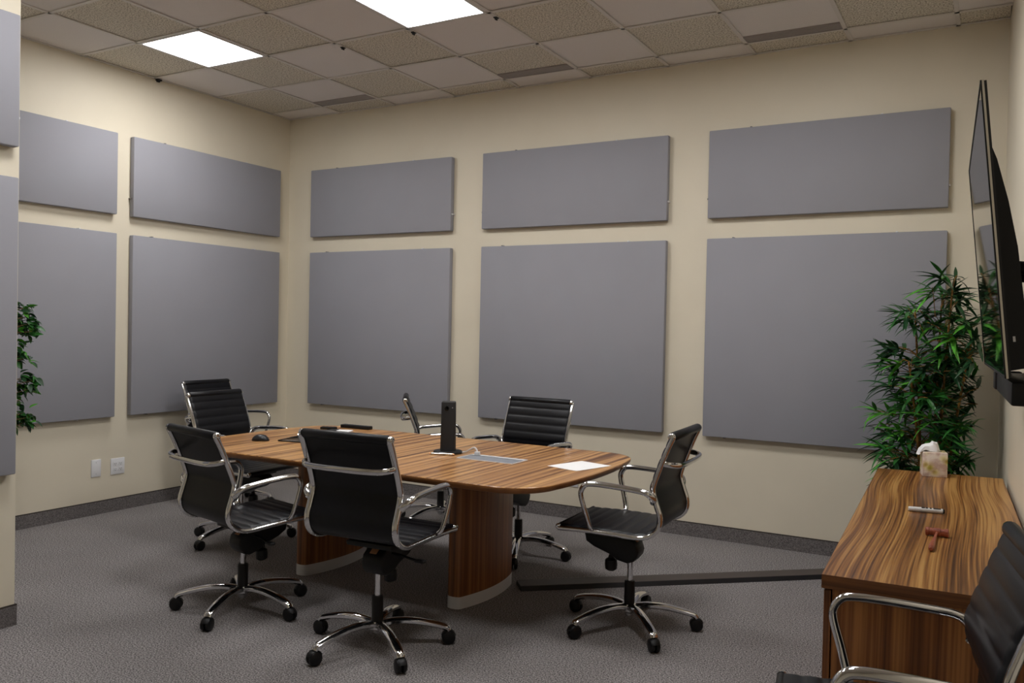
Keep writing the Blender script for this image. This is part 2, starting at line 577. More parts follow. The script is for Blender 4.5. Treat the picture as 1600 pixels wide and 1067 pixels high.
def lens_outline(scale=1.0, grow=0.0, n=14):
    L = .275; mid = .082; end = .040
    pts = []
    for s in (1, -1):
        for k in range(n + 1):
            t = -1 + 2 * k / n
            y = L * t
            w = end + (mid - end) * (1 - t * t)
            pts.append((s * (w + grow), s * y * (L + grow) / L) if s > 0 else (-(w + grow), -y * (L + grow) / L))
        # rounded nose
        for k in range(1, 6):
            a = pi * k / 6
            cy = s * (L + grow)
            pts.append((s * (end + grow) * cos(a), cy + s * (end) * .55 * sin(a)))
    return pts
for bx in (2.312, 3.362):
    x = bx - TC[0]
    bm = prism(bmesh.new(), [(px, py * .94) for px, py in lens_outline()], .062, TZ - .036)
    ped = link('pedestal', bm, M_wood_base, tbl, smooth=True, loc=(x, .03, 0))
    bm = prism(bmesh.new(), [(px, py * .94) for px, py in lens_outline(grow=.001)], 0.0, .062)
    link('kick_plate', bm, M_kick, ped, smooth=True)
link('under_frame', boxm(-.42, .42, -.05, .05, TZ - .09, TZ - .036, .004), M_blackmatte, tbl, loc=(-.01, .03, 0))

# ------------------------------------------------------------------ office chairs
PROFILE = [(-.255, .936), (-.232, .886), (-.201, .806), (-.170, .715), (-.168, .675), (-.186, .619), (-.203, .565), (-.193, .517),
           (-.152, .485), (-.095, .475), (.014, .478), (.12, .479), (.22, .477), (.283, .474)]
def prof_pts(n=6): return [Vector((0, y, z)) for _, y, z in catmull([(0, y, z) for y, z in PROFILE], n)]
PP = prof_pts(6)
def resample(P, step):
    d = [0]
    for a, b in zip(P, P[1:]): d.append(d[-1] + (b - a).length)
    n = max(2, int(d[-1] / step))
    out = []; k = 0
    for i in range(n + 1):
        s = d[-1] * i / n
        while k < len(d) - 2 and d[k + 1] < s: k += 1
        t = (s - d[k]) / max(1e-9, d[k + 1] - d[k])
        out.append(P[k].lerp(P[k + 1], t))
    return out, d[-1]
RIB = .054
def sling(P0, hw, start=0.0):
    """padded ribbed sheet along profile; front side on the inner side of the bend"""
    P, L = resample(P0, RIB / 8)
    n = len(P)
    front, back = [], []
    for i in range(n):
        t = (P[min(i + 1, n - 1)] - P[max(i - 1, 0)]).normalized()
        nor = Vector((0, -t.z, t.y))
        if nor.dot(Vector((0, 1, 1))) < 0: nor = -nor
        s = L * i / (n - 1) + start
        ph = (s / RIB) % 1.0
        rib = .0068 * (abs(sin(pi * ph)) ** .36)
        front.append(P[i] + nor * (.004 + rib))
        back.append(P[i] - nor * .007)
    rings = []
    xs = [-hw, -hw + .006, -hw + .02, 0, hw - .02, hw - .006, hw]
    fo = [0.0, .7, 1, 1, 1, .7, 0.0]
    for i in range(n):
        ring = []
        mid = P[i]
        for x, f in zip(xs, fo):
            q = mid.lerp(front[i], f); ring.append((x, q.y, q.z))
        for x, f in reversed(list(zip(xs, fo))):
            if f == 0.0: continue
            q = mid.lerp(back[i], f); ring.append((x, q.y, q.z))
        rings.append(ring)
    return loft(bmesh.new(), rings)
def split_profile():
    k = min(range(len(PP)), key=lambda i: (PP[i] - Vector((0, -.175, .498))).length)
    return PP[:k + 1], PP[k:]
PB, PS = split_profile()

def mesh_of(bm, name, mat, smooth=True):
    me = bpy.data.meshes.new(name)
    bmesh.ops.recalc_face_normals(bm, faces=bm.faces)
    bm.to_mesh(me); bm.free()
    me.materials.append(mat)
    if smooth:
        for p in me.polygons: p.use_smooth = True
        me.set_sharp_from_angle(angle=radians(45))
    return me

# (name, mesh, group, parent index) -- group 'seat' tilts and rises, 'base' turns on its own
CH = []
def cp(name, bm, mat, grp, parent=None, label=None):
    CH.append((name, mesh_of(bm, name, mat), grp, parent, label))
    return len(CH) - 1
cp('backrest', sling(PB, .231), M_leather, 'seat')
cp('seat', sling(PS, .231, .02), M_leather, 'seat')
for s in (-1, 1):
    path = []
    QP = PP[::2] + ([PP[-1]] if (len(PP) - 1) % 2 else [])
    for i, p in enumerate(QP):
        t = (QP[min(i + 1, len(QP) - 1)] - QP[max(i - 1, 0)]).normalized()
        nor = Vector((0, -t.z, t.y))
        if nor.dot(Vector((0, 1, 1))) < 0: nor = -nor
        path.append(Vector((s * .230, p.y, p.z)) - nor * .010)
    cp('side_frame', sweep(bmesh.new(), path, .0145, .011, 10, power=2.8), M_chrome, 'seat')
for s in (-1, 1):
    pts = [(.231, -.181, .640), (.252, -.184, .655), (.270, -.172, .674), (.277, -.145, .686), (.277, -.09, .692), (.277, .03, .699), (.277, .105, .699),
           (.277, .135, .690), (.277, .153, .662), (.276, .152, .63), (.270, .132, .56), (.258, .116, .50), (.242, .112, .482)]
    path = catmull([(s * x, y, z) for x, y, z in pts], 4)
    n = len(path)
    sc = [1.5 - .5 * min(1, i / 11) for i in range(n)]
    cp('armrest', sweep(bmesh.new(), path, .0135, .0105, 10, scale=sc, power=2.4), M_chrome, 'seat')
# brace behind the back
pts = [(-.231, -.206, .815), (-.228, -.235, .812), (-.214, -.262, .808), (-.18, -.283, .805), (-.09, -.290, .803), (0, -.291, .803)]
pts = pts + [(-x, y, z) for x, y, z in reversed(pts[:-1])]
cp('back_brace', sweep(bmesh.new(), catmull(pts, 4), .013, .008, 10, ref=(0, 0, 1), power=2.6), M_chrome, 'seat')
RY = Matrix.Rotation(pi / 2, 4, 'Y')
def roller(c, r, hw, seg=14):
    bm = bmesh.new()
    lathe(bm, [(r * .8, -hw), (r, -hw + .004), (r, hw - .004), (r * .8, hw)], seg, Matrix.Translation(c) @ RY)
    return bm
def capm(c, r, s):
    bm = bmesh.new()
    lathe(bm, [(r, -.008), (r, .004), (r * .8, .008), (r * .45, .009), (r * .4, .006)], 14, Matrix.Translation(c) @ Matrix.Rotation(s * pi / 2, 4, 'Y'))
    return bm
k = cp('top_roller', roller((0, -.257, .936), 0.0205, .222), M_leather, 'seat')
for s in (-1, 1): cp('end_cap', capm((s * .232, -.257, .936), .0175, s), M_chrome, 'seat', k)
k = cp('front_roller', roller((0, .284, .472), .013, .222), M_leather, 'seat')
for s in (-1, 1): cp('end_cap', capm((s * .232, .284, .472), .0135, s), M_chrome, 'seat', k)
for y in (-.06, .14):
    cp('cross_bar', sweep(bmesh.new(), [(-.23, y, .464), (-.12, y, .456), (0, y, .455), (.12, y, .456), (.23, y, .464)], .012, .007, 8, ref=(0, 1, 0)), M_chrome, 'seat')
# tilt mechanism
out = [(-.050, .325), (-.056, .35), (-.045, .385), (-.01, .41), (.03, .425), (.205, .43), (.222, .412), (.213, .372), (.17, .348), (.09, .322), (.05, .298), (.0, .288), (-.03, .300)]
bm = bmesh.new()
a = [bm.verts.new((-.055, y, z)) for y, z in out]; b2 = [bm.verts.new((.055, y, z)) for y, z in out]
fs = [bm.faces.new(a), bm.faces.new(list(reversed(b2)))]
for i in range(len(out)):
    j = (i + 1) % len(out)
    fs.append(bm.faces.new((a[i], b2[i], b2[j], a[j])))
bmesh.ops.recalc_face_normals(bm, faces=fs)
bmesh.ops.bevel(bm, geom=list(fs[0].edges) + list(fs[1].edges), offset=.012, segments=2, affect='EDGES', profile=.5)
box(bm, -.12, .12, -.08, .19, .425, .448, .006)
kmech = cp('tilt_mechanism', bm, M_blackpl, 'seat')
bm = bmesh.new()
lathe(bm, [(.012, .31), (.014, .295), (.029, .285), (.031, .262), (.029, .240), (.018, .232), (.0, .231)][::-1], 14, Matrix.Translation((.0, .098, 0)))
cp('tension_knob', bm, M_blackpl, 'seat', kmech)
bm = bmesh.new()
sweep(bm, catmull([(.04, .03, .385), (.11, .03, .38), (.17, .025, .372), (.20, .02, .374)], 3), .006, .006, 8, ref=(0, 0, 1))
box(bm, .185, .235, .004, .034, .366, .380, .005)
cp('tilt_lever', bm, M_blackpl, 'seat', kmech)
bm = bmesh.new()
box(bm, -.02, .016, -.013, .013, -.0008, .0008, 0, 1, Matrix.Translation((0, -.029, .3985)) @ Matrix.Rotation(radians(35.5), 4, 'X'))
cp('sticker', bm, M_sticker, 'seat', kmech, 'small tan sticker on the black mechanism')
# column and base
cp('gas_cylinder', lathe(bmesh.new(), [(.0135, .20), (.0135, .40)], 16), M_chrome, 'col')
bm = bmesh.new()
lathe(bm, [(.026, .105), (.0255, .222), (.023, .230), (.014, .231)], 18)
cp('column_sleeve', bm, M_blackpl, 'col')
bm = bmesh.new()
lathe(bm, [(.016, .058), (.020, .062), (.022, .075), (.036, .085), (.038, .112), (.034, .120), (.026, .122)], 20)
cp('base_hub', bm, M_chrome, 'base')
legp = catmull([(.025, 0, .105), (.09, 0, .114), (.17, 0, .110), (.245, 0, .096), (.29, 0, .084), (.313, 0, .076), (.322, 0, .064)], 3)
n = len(legp)
LEG = mesh_of(sweep(bmesh.new(), legp, .023, .0155, 10, ref=(0, 1, 0), scale=[1.08 - .28 * i / n for i in range(n)], power=2.3), 'leg', M_chrome)
bm = bmesh.new()
RX = Matrix.Rotation(pi / 2, 4, 'X')
for s in (-1, 1):
    lathe(bm, [(.012, -.009), (.026, -.009), (.0305, -.005), (.0313, .001), (.0285, .008), (.019, .012), (.008, .013)], 16,
          Matrix.Translation((.322, 0, .0315)) @ Matrix.Rotation(-s * pi / 2, 4, 'X') @ Matrix.Translation((0, 0, .0125)))
lathe(bm, [(.009, .03), (.009, .064)], 10, Matrix.Translation((.322, 0, 0)))
# hood over the wheels
hood = []
for k in range(7):
    an = radians(20 + 140 * k / 6)
    hood.append([(.322 + rr * cos(an), y, .0315 + rr * sin(an)) for rr, y in ((.0315, -.017), (.0345, -.013), (.0345, .013), (.0315, .017))])
loft(bm, hood)
CASTER = mesh_of(bm, 'caster', M_blackpl)

def chair(x, y, th, dz, base, label, tilt=0.0, group='black ribbed office chairs'):
    root = empty('office_chair', (x, y, 0), th)
    tag(root, label, 'chair', group)
    made = []
    Mt = Matrix.Translation((0, 0, dz)) @ Matrix.Translation((0, 0, .42)) @ Matrix.Rotation(tilt, 4, 'X') @ Matrix.Translation((0, 0, -.42))
    for (name, me, grp, par, lab) in CH:
        o = bpy.data.objects.new(name, me)
        COL.objects.link(o)
        o.parent = made[par] if par is not None else root
        if grp == 'seat' and par is None:
            o.matrix_local = Mt
        elif grp == 'base':
            o.rotation_euler = (0, 0, base - th)
        if lab: o['label'] = lab
        made.append(o)
    for k in range(5):
        l = bpy.data.objects.new('leg', LEG); COL.objects.link(l); l.parent = root
        l.rotation_euler = (0, 0, base - th + k * 2 * pi / 5)
        c = bpy.data.objects.new('caster', CASTER); COL.objects.link(c); c.parent = l
    return root
D_ = radians
chair(2.480, -2.784, -.211, -.008, -2.507, 'black ribbed office chair with its back tilted, beside the mouse end of the table', D_(2.5))
chair(3.362, -2.812, .062, .036, -3.099, 'black ribbed office chair at the table side in front of the tower camera')
chair(4.228, -1.960, 1.625, .033, -2.093, 'black ribbed office chair at the table end with the paper sheet')
chair(3.138, -1.125, 3.117, .029, D_(7), 'black ribbed office chair between the table and the middle wall panel, facing the table')
chair(2.214, -.655, -.939, -.018, D_(-98), 'black ribbed office chair turned sideways behind the tower camera, near the back wall', D_(1.2))
chair(1.440, -1.840, -1.53, .024, D_(-94), 'black ribbed office chair pushed up to the rounded table end by the mouse')
chair(.520, -1.135, -1.54, .021, D_(-107), 'black ribbed office chair standing against the left wall behind another chair')
chair(5.568, -3.583, 1.734, .024, D_(54), 'black ribbed office chair in front of the wooden credenza end')

# ------------------------------------------------------------------ things on the conference table
# tower camera
tc = empty('conference_camera', (3.108, -1.895, TZ), D_(28))
tag(tc, 'tall black conference camera tower on a round foot on the table', 'camera')
bm = bmesh.new()
lathe(bm, [(.078, 0), (.081, .003), (.081, .009), (.076, .013), (.05, .014)], 36)
link('foot', bm, M_blackmatte, tc, smooth=True)
def sq(h, z, r=.016, n=5):
    out = []
    for cx, cy, a0 in ((h - r, h - r, 0), (-h + r, h - r, pi / 2), (-h + r, -h + r, pi), (h - r, -h + r, 1.5 * pi)):
        for k in range(n + 1):
            a = a0 + pi / 2 * k / n
            out.append((cx + r * cos(a), cy + r * sin(a), z))
    return out
bm = bmesh.new()
loft(bm, [sq(.041, .013), sq(.0405, .06), sq(.0385, .278), sq(.037, .284), sq(.034, .286)])
tw = link('tower', bm, plain('speaker_mesh_black', lin(26, 26, 28), .6), tc, smooth=True)
MX = Matrix.Rotation(pi / 2, 4, 'X')
bm = bmesh.new()
lathe(bm, [(.013, -.002), (.0135, .003), (.011, .005), (.006, .0045)], 18, Matrix.Translation((-.006, -.0385, .250)) @ MX)
link('lens', bm, plain('lens_black', lin(4, 4, 5), .1), tw, smooth=True)
link('status_light', boxm(.022, .028, -.0402, -.038, .2535, .2555), M_white, tw)
# pen
pen = empty('pen', (3.064, -2.016, TZ + .0065), atan2(.047, .137))
tag(pen, 'silver pen with copper tips lying beside the tower camera foot', 'pen')
bm = bmesh.new(); lathe(bm, [(.0055, .012), (.0062, .02), (.0062, .132), (.0055, .134)], 12, RY); link('barrel', bm, plain('pen_silver', (.75, .74, .72, 1), .2, 1), pen, smooth=True)
M_copper = plain('pen_copper', (.75, .38, .2, 1), .25, 1)
bm = bmesh.new(); lathe(bm, [(.001, 0), (.005, .012), (.0058, .016)], 12, RY); link('tip', bm, M_copper, pen, smooth=True)
bm = bmesh.new(); lathe(bm, [(.0058, .130), (.005, .143), (.003, .145)], 12, RY); link('end_cap', bm, M_copper, pen, smooth=True)
link('clip', boxm(.085, .13, -.0012, .0012, .0055, .0075), M_chrome, pen)

# power box set into the table
pb = empty('table_power_box', (3.425, -1.945, TZ), 0)
tag(pb, 'flush silver power and cable box set in the table top', 'power box')
w, d = .172, .083
bm = bmesh.new()
for (a0, b0, c0, e0) in ((-w, w, -d, -d + .006), (-w, w, d - .012, d), (-w, -w + .006, -d + .006, d - .012), (w - .006, w, -d + .006, d - .012)):
    box(bm, a0, b0, c0, e0, .0, .0035)
link('rim', bm, M_kick, pb)
link('lid', boxm(-w + .007, w - .012, -d + .008, d - .034, .0, .0028, .0008, 1), noisy('lid_grey', lin(134, 138, 145), lin(140, 144, 151), 30, rough=.4), pb)
link('brush_slot', boxm(-w + .007, w - .012, d - .033, d - .024, .0, .0012), M_darkslot, pb)
link('lid_edge', boxm(-w + .007, w - .012, d - .0225, d - .013, .0, .0042, .001, 1), plain('bright_alu', lin(232, 233, 236), .35), pb)
link('finger_notch', boxm(w - .011, w - .0065, -.012, .03, .0, .0025), M_darkslot, pb)
# white cable
cab = [(3.185, -1.868, TZ + .006), (3.21, -1.865, TZ + .012), (3.235, -1.868, TZ + .026), (3.262, -1.878, TZ + .040), (3.285, -1.888, TZ + .040), (3.298, -1.893, TZ + .026), (3.301, -1.894, TZ + .004)]
bm = sweep(bmesh.new(), catmull(cab, 5), .0042, .0042, 8, ref=(0, 0, 1))
cb = tag(link('power_cable', bm, M_white, None, smooth=True), 'white cable looping from tower camera into the table power box', 'cable')
link('plug', boxm(3.288, 3.314, -1.906, -1.884, TZ + .003, TZ + .024, .003), M_white, cb)

# paper sheet
def sheet(name, pts, z, th, mat, label, cat):
    return tag(link(name, prism(bmesh.new(), pts, z, z + th), mat), label, cat)
c = Vector((3.900, -1.862)); an = atan2(-1.964 + 2.023, 3.763 - 3.957) + pi
ex = Vector((cos(an), sin(an))); ey = Vector((-sin(an), cos(an)))
bm = bmesh.new()
rings = []
for i in range(9):
    s = -1 + 2 * i / 8
    lift = .0015 * max(0, s - .2) ** 2
    row = []
    for t_, q in ((-1, 0), (1, 0), (1, 1), (-1, 1)):
        pnt = c + ex * (.102 * s) + ey * (.132 * t_)
        row.append((pnt.x, pnt.y, TZ + .0004 + lift + q * .0008))
    rings.append(row)
loft(bm, rings)
tag(link('paper_sheet', bm, M_paper), 'white sheet of paper at the rounded end of the table', 'paper')

# mouse
ms = empty('computer_mouse', (1.955, -2.178, TZ), D_(25))
tag(ms, 'black computer mouse on the table', 'mouse')
bm = bmesh.new()
rings = []
for i in range(13):
    t = -1 + 2 * i / 12
    wv = .032 * (1 - abs(t) ** 2.6 * .93) ** .5; hv = .038 * (1 - abs(t) ** 2.2 * .93) ** .55
    ring = []
    for k in range(12):
        a = pi * k / 11
        ring.append((.052 * t, wv * cos(a), hv * sin(a) ** .8))
    rings.append(ring)
loft(bm, rings)
link('shell', bm, plain('mouse_black', lin(26, 28, 32), .35), ms, smooth='all')
bm = bmesh.new(); lathe(bm, [(.009, -.003), (.0095, 0), (.009, .003)], 14, Matrix.Translation((.028, 0, .0255)) @ MX)
link('scroll_wheel', bm, plain('wheel_grey', lin(90, 94, 100), .4), ms, smooth=True)
link('button_seam', boxm(.005, .038, -.0006, .0006, .016, .026), M_darkslot, ms)

# folder propped slightly open
fo = empty('document_folder', (2.052, -2.135, TZ), D_(14))
tag(fo, 'black folder lying slightly open with white pages, on the table beside the mouse', 'folder')
link('lower_cover', boxm(0, .21, 0, .25, 0, .004, .001, 1), M_blackmatte, fo)
bm = bmesh.new(); box(bm, .0, .21, 0, .25, 0, .004, .001, 1, Matrix.Translation((0, 0, .004)) @ Matrix.Rotation(D_(-13), 4, 'Y'))
link('upper_cover', bm, M_blackmatte, fo)
for k in range(4):
    bm = bmesh.new(); box(bm, .012, .205, .006, .244, 0, .0012, 0, 1, Matrix.Translation((0, 0, .0045)) @ Matrix.Rotation(D_(-1.2 - 2.9 * k), 4, 'Y'))
    link('page', bm, M_paper, fo)

def remote(name, x, y, rz, L, W, Ht, label, nb):
    r = empty(name, (x, y, TZ), rz)
    tag(r, label, 'remote control')
    link('body', boxm(-L / 2, L / 2, -W / 2, W / 2, 0, Ht, .004, 2), M_blackpl, r, smooth=True)
    bt = None
    for k in range(nb):
        for dy in (-W * .2, W * .2):
            px = -L * .38 + L * .7 * k / max(1, nb - 1)
            if bt is None:
                bt = link('button', boxm(-.004, .004, -.003, .003, 0, .0015, .0005, 1), plain('button_grey', lin(70, 70, 74), .5), r, loc=(px, dy, Ht))
            else:
                o = bt.copy(); COL.objects.link(o); o.location = (px, dy, Ht)
remote('remote_control', 1.885, -1.508, D_(18), .105, .045, .016, 'small black remote control near the rounded table end', 4)
remote('remote_control', 2.000, -1.362, D_(2), .235, .05, .022, 'long black remote control near the back edge of the table', 8)
np_ = empty('notepad', (2.02, -1.55, TZ), D_(22))
tag(np_, 'small white notepad with black band on the table', 'notepad')
link('pages', boxm(-.075, .075, -.05, .05, 0, .006), M_paper, np_)
link('binding', boxm(-.075, -.02, -.05, .05, .0062, .0085), M_blackmatte, np_)

# ------------------------------------------------------------------ cord cover on the floor
A = Vector((3.474, -1.712)); B = Vector((5.345, -.094))
dv = (B - A).normalized(); nv = Vector((-dv.y, dv.x))
cc = empty('floor_cord_cover', (A.x, A.y, 0), atan2(dv.y, dv.x))
tag(cc, 'long dark rubber cord cover crossing the carpet from table to credenza', 'cord cover')
L = (B - A).length
bm = bmesh.new()
ring = lambda x: [(x, -.068, 0), (x, -.058, .024), (x, .058, .024), (x, .068, 0)]
loft(bm, [ring(0), ring(L)])
link('cover_sides', bm, M_cover_side, cc)
link('cover_top', boxm(0, L, -.057, .057, .0235, .0265, .001, 1), M_cover, cc)

# ------------------------------------------------------------------ credenza (local frame: origin at the wall corner, -x into room, -y along the wall)
CZ = .74
D0, D1, S0, S1 = -.020, -.593, -.924, -3.180
cr = empty('credenza', (WX0, 0, 0), ANG)
tag(cr, 'long low wooden credenza with striped brown veneer along the right wall', 'credenza')
link('top', boxm(D1 + .0015, D0, S1 + .0015, S0 - .0015, CZ - .040, CZ), M_wood_ctop, cr)
M_band_x = wood('edge_band_across', 0, [(0.33, lin(70, 40, 20)), (0.46, lin(108, 66, 34)), (0.62, lin(142, 92, 50))], band=60.0, along=0.6, warp=0.0, rough=0.35)
M_band_y = wood('edge_band_along', 1, [(0.33, lin(70, 40, 20)), (0.46, lin(108, 66, 34)), (0.62, lin(142, 92, 50))], band=60.0, along=0.6, warp=0.0, rough=0.35)
link('edge_band', boxm(D1, D0, S1, S1 + .0015, CZ - .040, CZ - .0003), M_band_x, cr)
link('edge_band', boxm(D1, D0, S0 - .0015, S0, CZ - .040, CZ - .0003), M_band_x, cr)
link('edge_band', boxm(D1, D1 + .0015, S1 + .0015, S0 - .0015, CZ - .040, CZ - .0003), M_band_y, cr)
link('end_panel', boxm(D1 + .030, D0 - .004, S1 + .008, S1 + .030, .0, CZ - .040), M_wood_cend, cr)
link('end_panel', boxm(D1 + .030, D0 - .004, S0 - .030, S0 - .008, .0, CZ - .040), M_wood_cend, cr)
link('carcass', boxm(D1 + .034, D0 - .010, S1 + .030, S0 - .030, .06, CZ - .040), M_wood_cend, cr)
link('plinth', boxm(D1 + .07, D0 - .03, S1 + .030, S0 - .030, .0, .06), M_blackmatte, cr)
nd = 4
span = (S0 - S1 - .020) / nd
for k in range(nd):
    y0 = S1 + .010 + k * span
    dr = link('door', boxm(D1 + .006, D1 + .0255, y0 + .0015, y0 + span - .0015, .065, CZ - .047, .001, 1), M_wood_cend, cr)
    hy = y0 + (span - .05 if k % 2 == 0 else .05)
    bm = bmesh.new()
    sweep(bm, catmull([(D1 + .006, hy, .52), (D1 - .018, hy, .525), (D1 - .020, hy, .60), (D1 - .018, hy, .675), (D1 + .006, hy, .68)], 3), .005, .005, 8, ref=(0, 1, 0))
    link('handle', bm, M_alu, dr, smooth=True)
    link('hinge', boxm(D1 + .0255, D1 + .0295, y0 + (.002 if k % 2 == 0 else span - .014), y0 + (.014 if k % 2 == 0 else span - .002), .59, .62), M_alu, dr)

# tissue box
tb = empty('tissue_box', (5.437, -1.096, CZ), atan2(.020, .106))
tag(tb, 'square cream tissue box with yellow flower print on the credenza', 'tissue box')
m, nt, b = new_mat('flower_print_card')
tcn = node(nt, 'ShaderNodeTexCoord')
vor = node(nt, 'ShaderNodeTexVoronoi'); vor.inputs['Scale'].default_value = 19.0
nt.links.new(tcn.outputs['Object'], vor.inputs['Vector'])
r1 = ramp(nt, [(0.0, lin(150, 136, 20)), (0.20, lin(196, 188, 96)), (0.36, lin(226, 216, 178)), (0.55, lin(228, 216, 204))])
nt.links.new(vor.outputs['Distance'], r1.inputs['Fac'])
nz_ = node(nt, 'ShaderNodeTexNoise'); nz_.inputs['Scale'].default_value = 26.0
nt.links.new(tcn.outputs['Object'], nz_.inputs['Vector'])
r2 = ramp(nt, [(0.40, lin(222, 204, 200)), (0.6, lin(255, 255, 255))])
nt.links.new(nz_.outputs['Fac'], r2.inputs['Fac'])
mx = node(nt, 'ShaderNodeMixRGB', blend_type='MULTIPLY'); mx.inputs['Fac'].default_value = 1
nt.links.new(r1.outputs['Color'], mx.inputs[1]); nt.links.new(r2.outputs['Color'], mx.inputs[2])
nt.links.new(mx.outputs['Color'], b.inputs['Base Color'])
b.inputs['Roughness'].default_value = .5
link('carton', boxm(0, .112, 0, .112, 0, .122, .0025, 2), m, tb, smooth=True)
bm = bmesh.new()
lathe(bm, [(.036, 0), (.036, .0006)], 24, Matrix.Translation((.056, .056, .1219)) @ Matrix.Diagonal((1, .55, 1, 1)))
link('opening', bm, M_darkslot, tb)
# tissue: a crumpled sheet pulled up through the slot, falling over the left rim
bm = bmesh.new()
outl = [(.080, .120), (.076, .142), (.066, .166), (.050, .171), (.036, .160), (.018, .157), (.000, .150), (-.012, .134), (-.022, .104),
        (-.012, .118), (.002, .132), (.016, .130), (.030, .122), (.056, .118)]
rnd = random.Random(3)
rings = []
NY = 9
for j in range(NY):
    v = j / (NY - 1)
    y = .026 + .058 * v
    k = .55 + .45 * sin(pi * (.12 + .76 * v))
    ring = []
    for q, (x, z) in enumerate(outl):
        cx, cz = .035, .130
        fx = cx + (x - cx) * (k + .10 * sin(j * 2.1 + q)); fz = cz + (z - cz) * (k + .14 * sin(j * 1.7 + q * 1.3))
        if fx > -.002: fz = max(fz, .1228)
        ring.append((fx + rnd.uniform(-.0015, .0015), y + .006 * sin(q * 1.1 + j), fz))
    rings.append(ring)
loft(bm, rings)
link('tissue', bm, M_paper, tb, smooth=True)

# marker
mk = empty('marker', (5.452, -2.066, CZ + .0102), atan2(.018, .127))
tag(mk, 'grey marker pen with black lettering smudges lying across the credenza', 'marker')
M_mkgrey = plain('marker_grey', lin(208, 206, 203), .45)
bm = bmesh.new(); lathe(bm, [(.0080, 0), (.0094, .002), (.0098, .045), (.0098, .124)], 14, RY); link('barrel', bm, M_mkgrey, mk, smooth=True)
bm = bmesh.new(); lathe(bm, [(.0099, .122), (.0090, .1275), (.0065, .131), (.0, .132)], 14, RY); link('end_plug', bm, M_blackpl, mk, smooth=True)
for a0, a1 in ((.047, .060), (.062, .071), (.077, .084), (.090, .117)):
    bm = bmesh.new()
    rings = []
    for xx in (a0, a1):
        rings.append([(xx, .0102 * cos(q), .0102 * sin(q)) for q in [radians(t) for t in (62, 85, 108, 130)]] + [(xx, .0094 * cos(q), .0094 * sin(q)) for q in [radians(t) for t in (130, 108, 85, 62)]])
    loft(bm, rings)
    link('print_mark', bm, M_darkslot, mk)

# gavel
gv = empty('wooden_gavel', (5.578, -2.480, CZ), D_(-1))
tag(gv, 'small reddish wooden gavel lying on the credenza', 'gavel')
bm = bmesh.new()
lathe(bm, [(.012, -.037), (.0150, -.035), (.0150, -.026), (.0132, -.024), (.0132, -.012), (.0150, -.010), (.0150, .010), (.0132, .012), (.0132, .024), (.0150, .026), (.0150, .035), (.012, .037)], 20,
      Matrix.Translation((0, 0, .0153)) @ RY)
link('head', bm, M_gavel, gv, smooth=True)
bm = bmesh.new()
lathe(bm, [(.0045, .0), (.0045, .07), (.006, .12), (.0085, .17), (.0098, .205), (.0088, .235), (.005, .245)], 14,
      Matrix.Translation((0, -.010, .0153)) @ Matrix.Rotation(radians(91.2), 4, 'X'))
link('handle', bm, M_gavel, gv, smooth=True)

# ------------------------------------------------------------------ television on the right wall
tv = empty('television', (WX0, 0, 0), ANG)
tag(tv, 'large black flat television tilted forward on the right wall', 'television')
tc_s, tc_z, tc_d = -2.455, 1.738, -.180
tilt = radians(-5.6)
Mtv = Matrix.Translation((tc_d, tc_s, tc_z)) @ Matrix.Rotation(tilt, 4, 'Y')
TW, TH_ = .705, .407
def tvp(name, bm, mat, parent=tv, smooth=False):
    bmesh.ops.transform(bm, matrix=Mtv, verts=bm.verts)
    return link(name, bm, mat, parent, smooth=smooth)
m_scr, nt, b = new_mat('tv_glass')
b.inputs['Base Color'].default_value = (.004, .004, .005, 1)
b.inputs['Roughness'].default_value = .03
b.inputs['IOR'].default_value = 1.7
tvp('screen', boxm(-.0012, .004, -TW + .004, TW - .004, -TH_ + .004, TH_ - .004), m_scr)
def ring_frame(t, x0, x1, o=0.0):
    bm = bmesh.new()
    W_, H_ = TW + o, TH_ + o
    for (a0, b0, c0, e0) in ((-W_, W_, H_ - t, H_), (-W_, W_, -H_, -H_ + t), (-W_, -W_ + t, -H_ + t, H_ - t), (W_ - t, W_, -H_ + t, H_ - t)):
        box(bm, x0, x1, a0, b0, c0, e0)
    return bm
tvp('bezel', ring_frame(.006, -.003, .001), M_blackpl)
tvp('side_trim', ring_frame(.004, .001, .0065, .0005), plain('tv_trim_metal', (.62, .57, .48, 1), .35, .8))
bm = boxm(.0065, .013, -TW + .002, TW - .002, -TH_ + .002, TH_ - .002)
tvp('back_plate', bm, M_blackmatte)
# housing: thickens towards the lower part
hp = [(.012, .25), (.026, .20), (.045, .08), (.058, -.05), (.062, -.20), (.060, -.36), (.050, -.385), (.012, -.39)]
bm = bmesh.new()
loft(bm, [[(x, -TW + .07, z) for x, z in hp], [(x, TW - .07, z) for x, z in hp]])
hs = tvp('rear_housing', bm, M_blackpl)
bm = boxm(.028, .034, -TW + .0685, -TW + .0705, -.31, -.295)
tvp('side_mark', bm, M_white, hs)
mt = link('wall_mount', boxm(-.022, -.001, tc_s - .26, tc_s + .26, 1.44, 1.72, .003), M_blackmatte, tv)
for s in (-.2, .2):
    bm = sweep(bmesh.new(), [(-.02, tc_s + s, 1.50), (-.075, tc_s + s, 1.53)], .022, .02, 8, ref=(0, 1, 0), power=5)
    link('mount_arm', bm, M_blackmatte, mt)
    bm = sweep(bmesh.new(), [(-.02, tc_s + s, 1.66), (-.105, tc_s + s, 1.67)], .022, .02, 8, ref=(0, 1, 0), power=5)
    link('mount_arm', bm, M_blackmatte, mt)

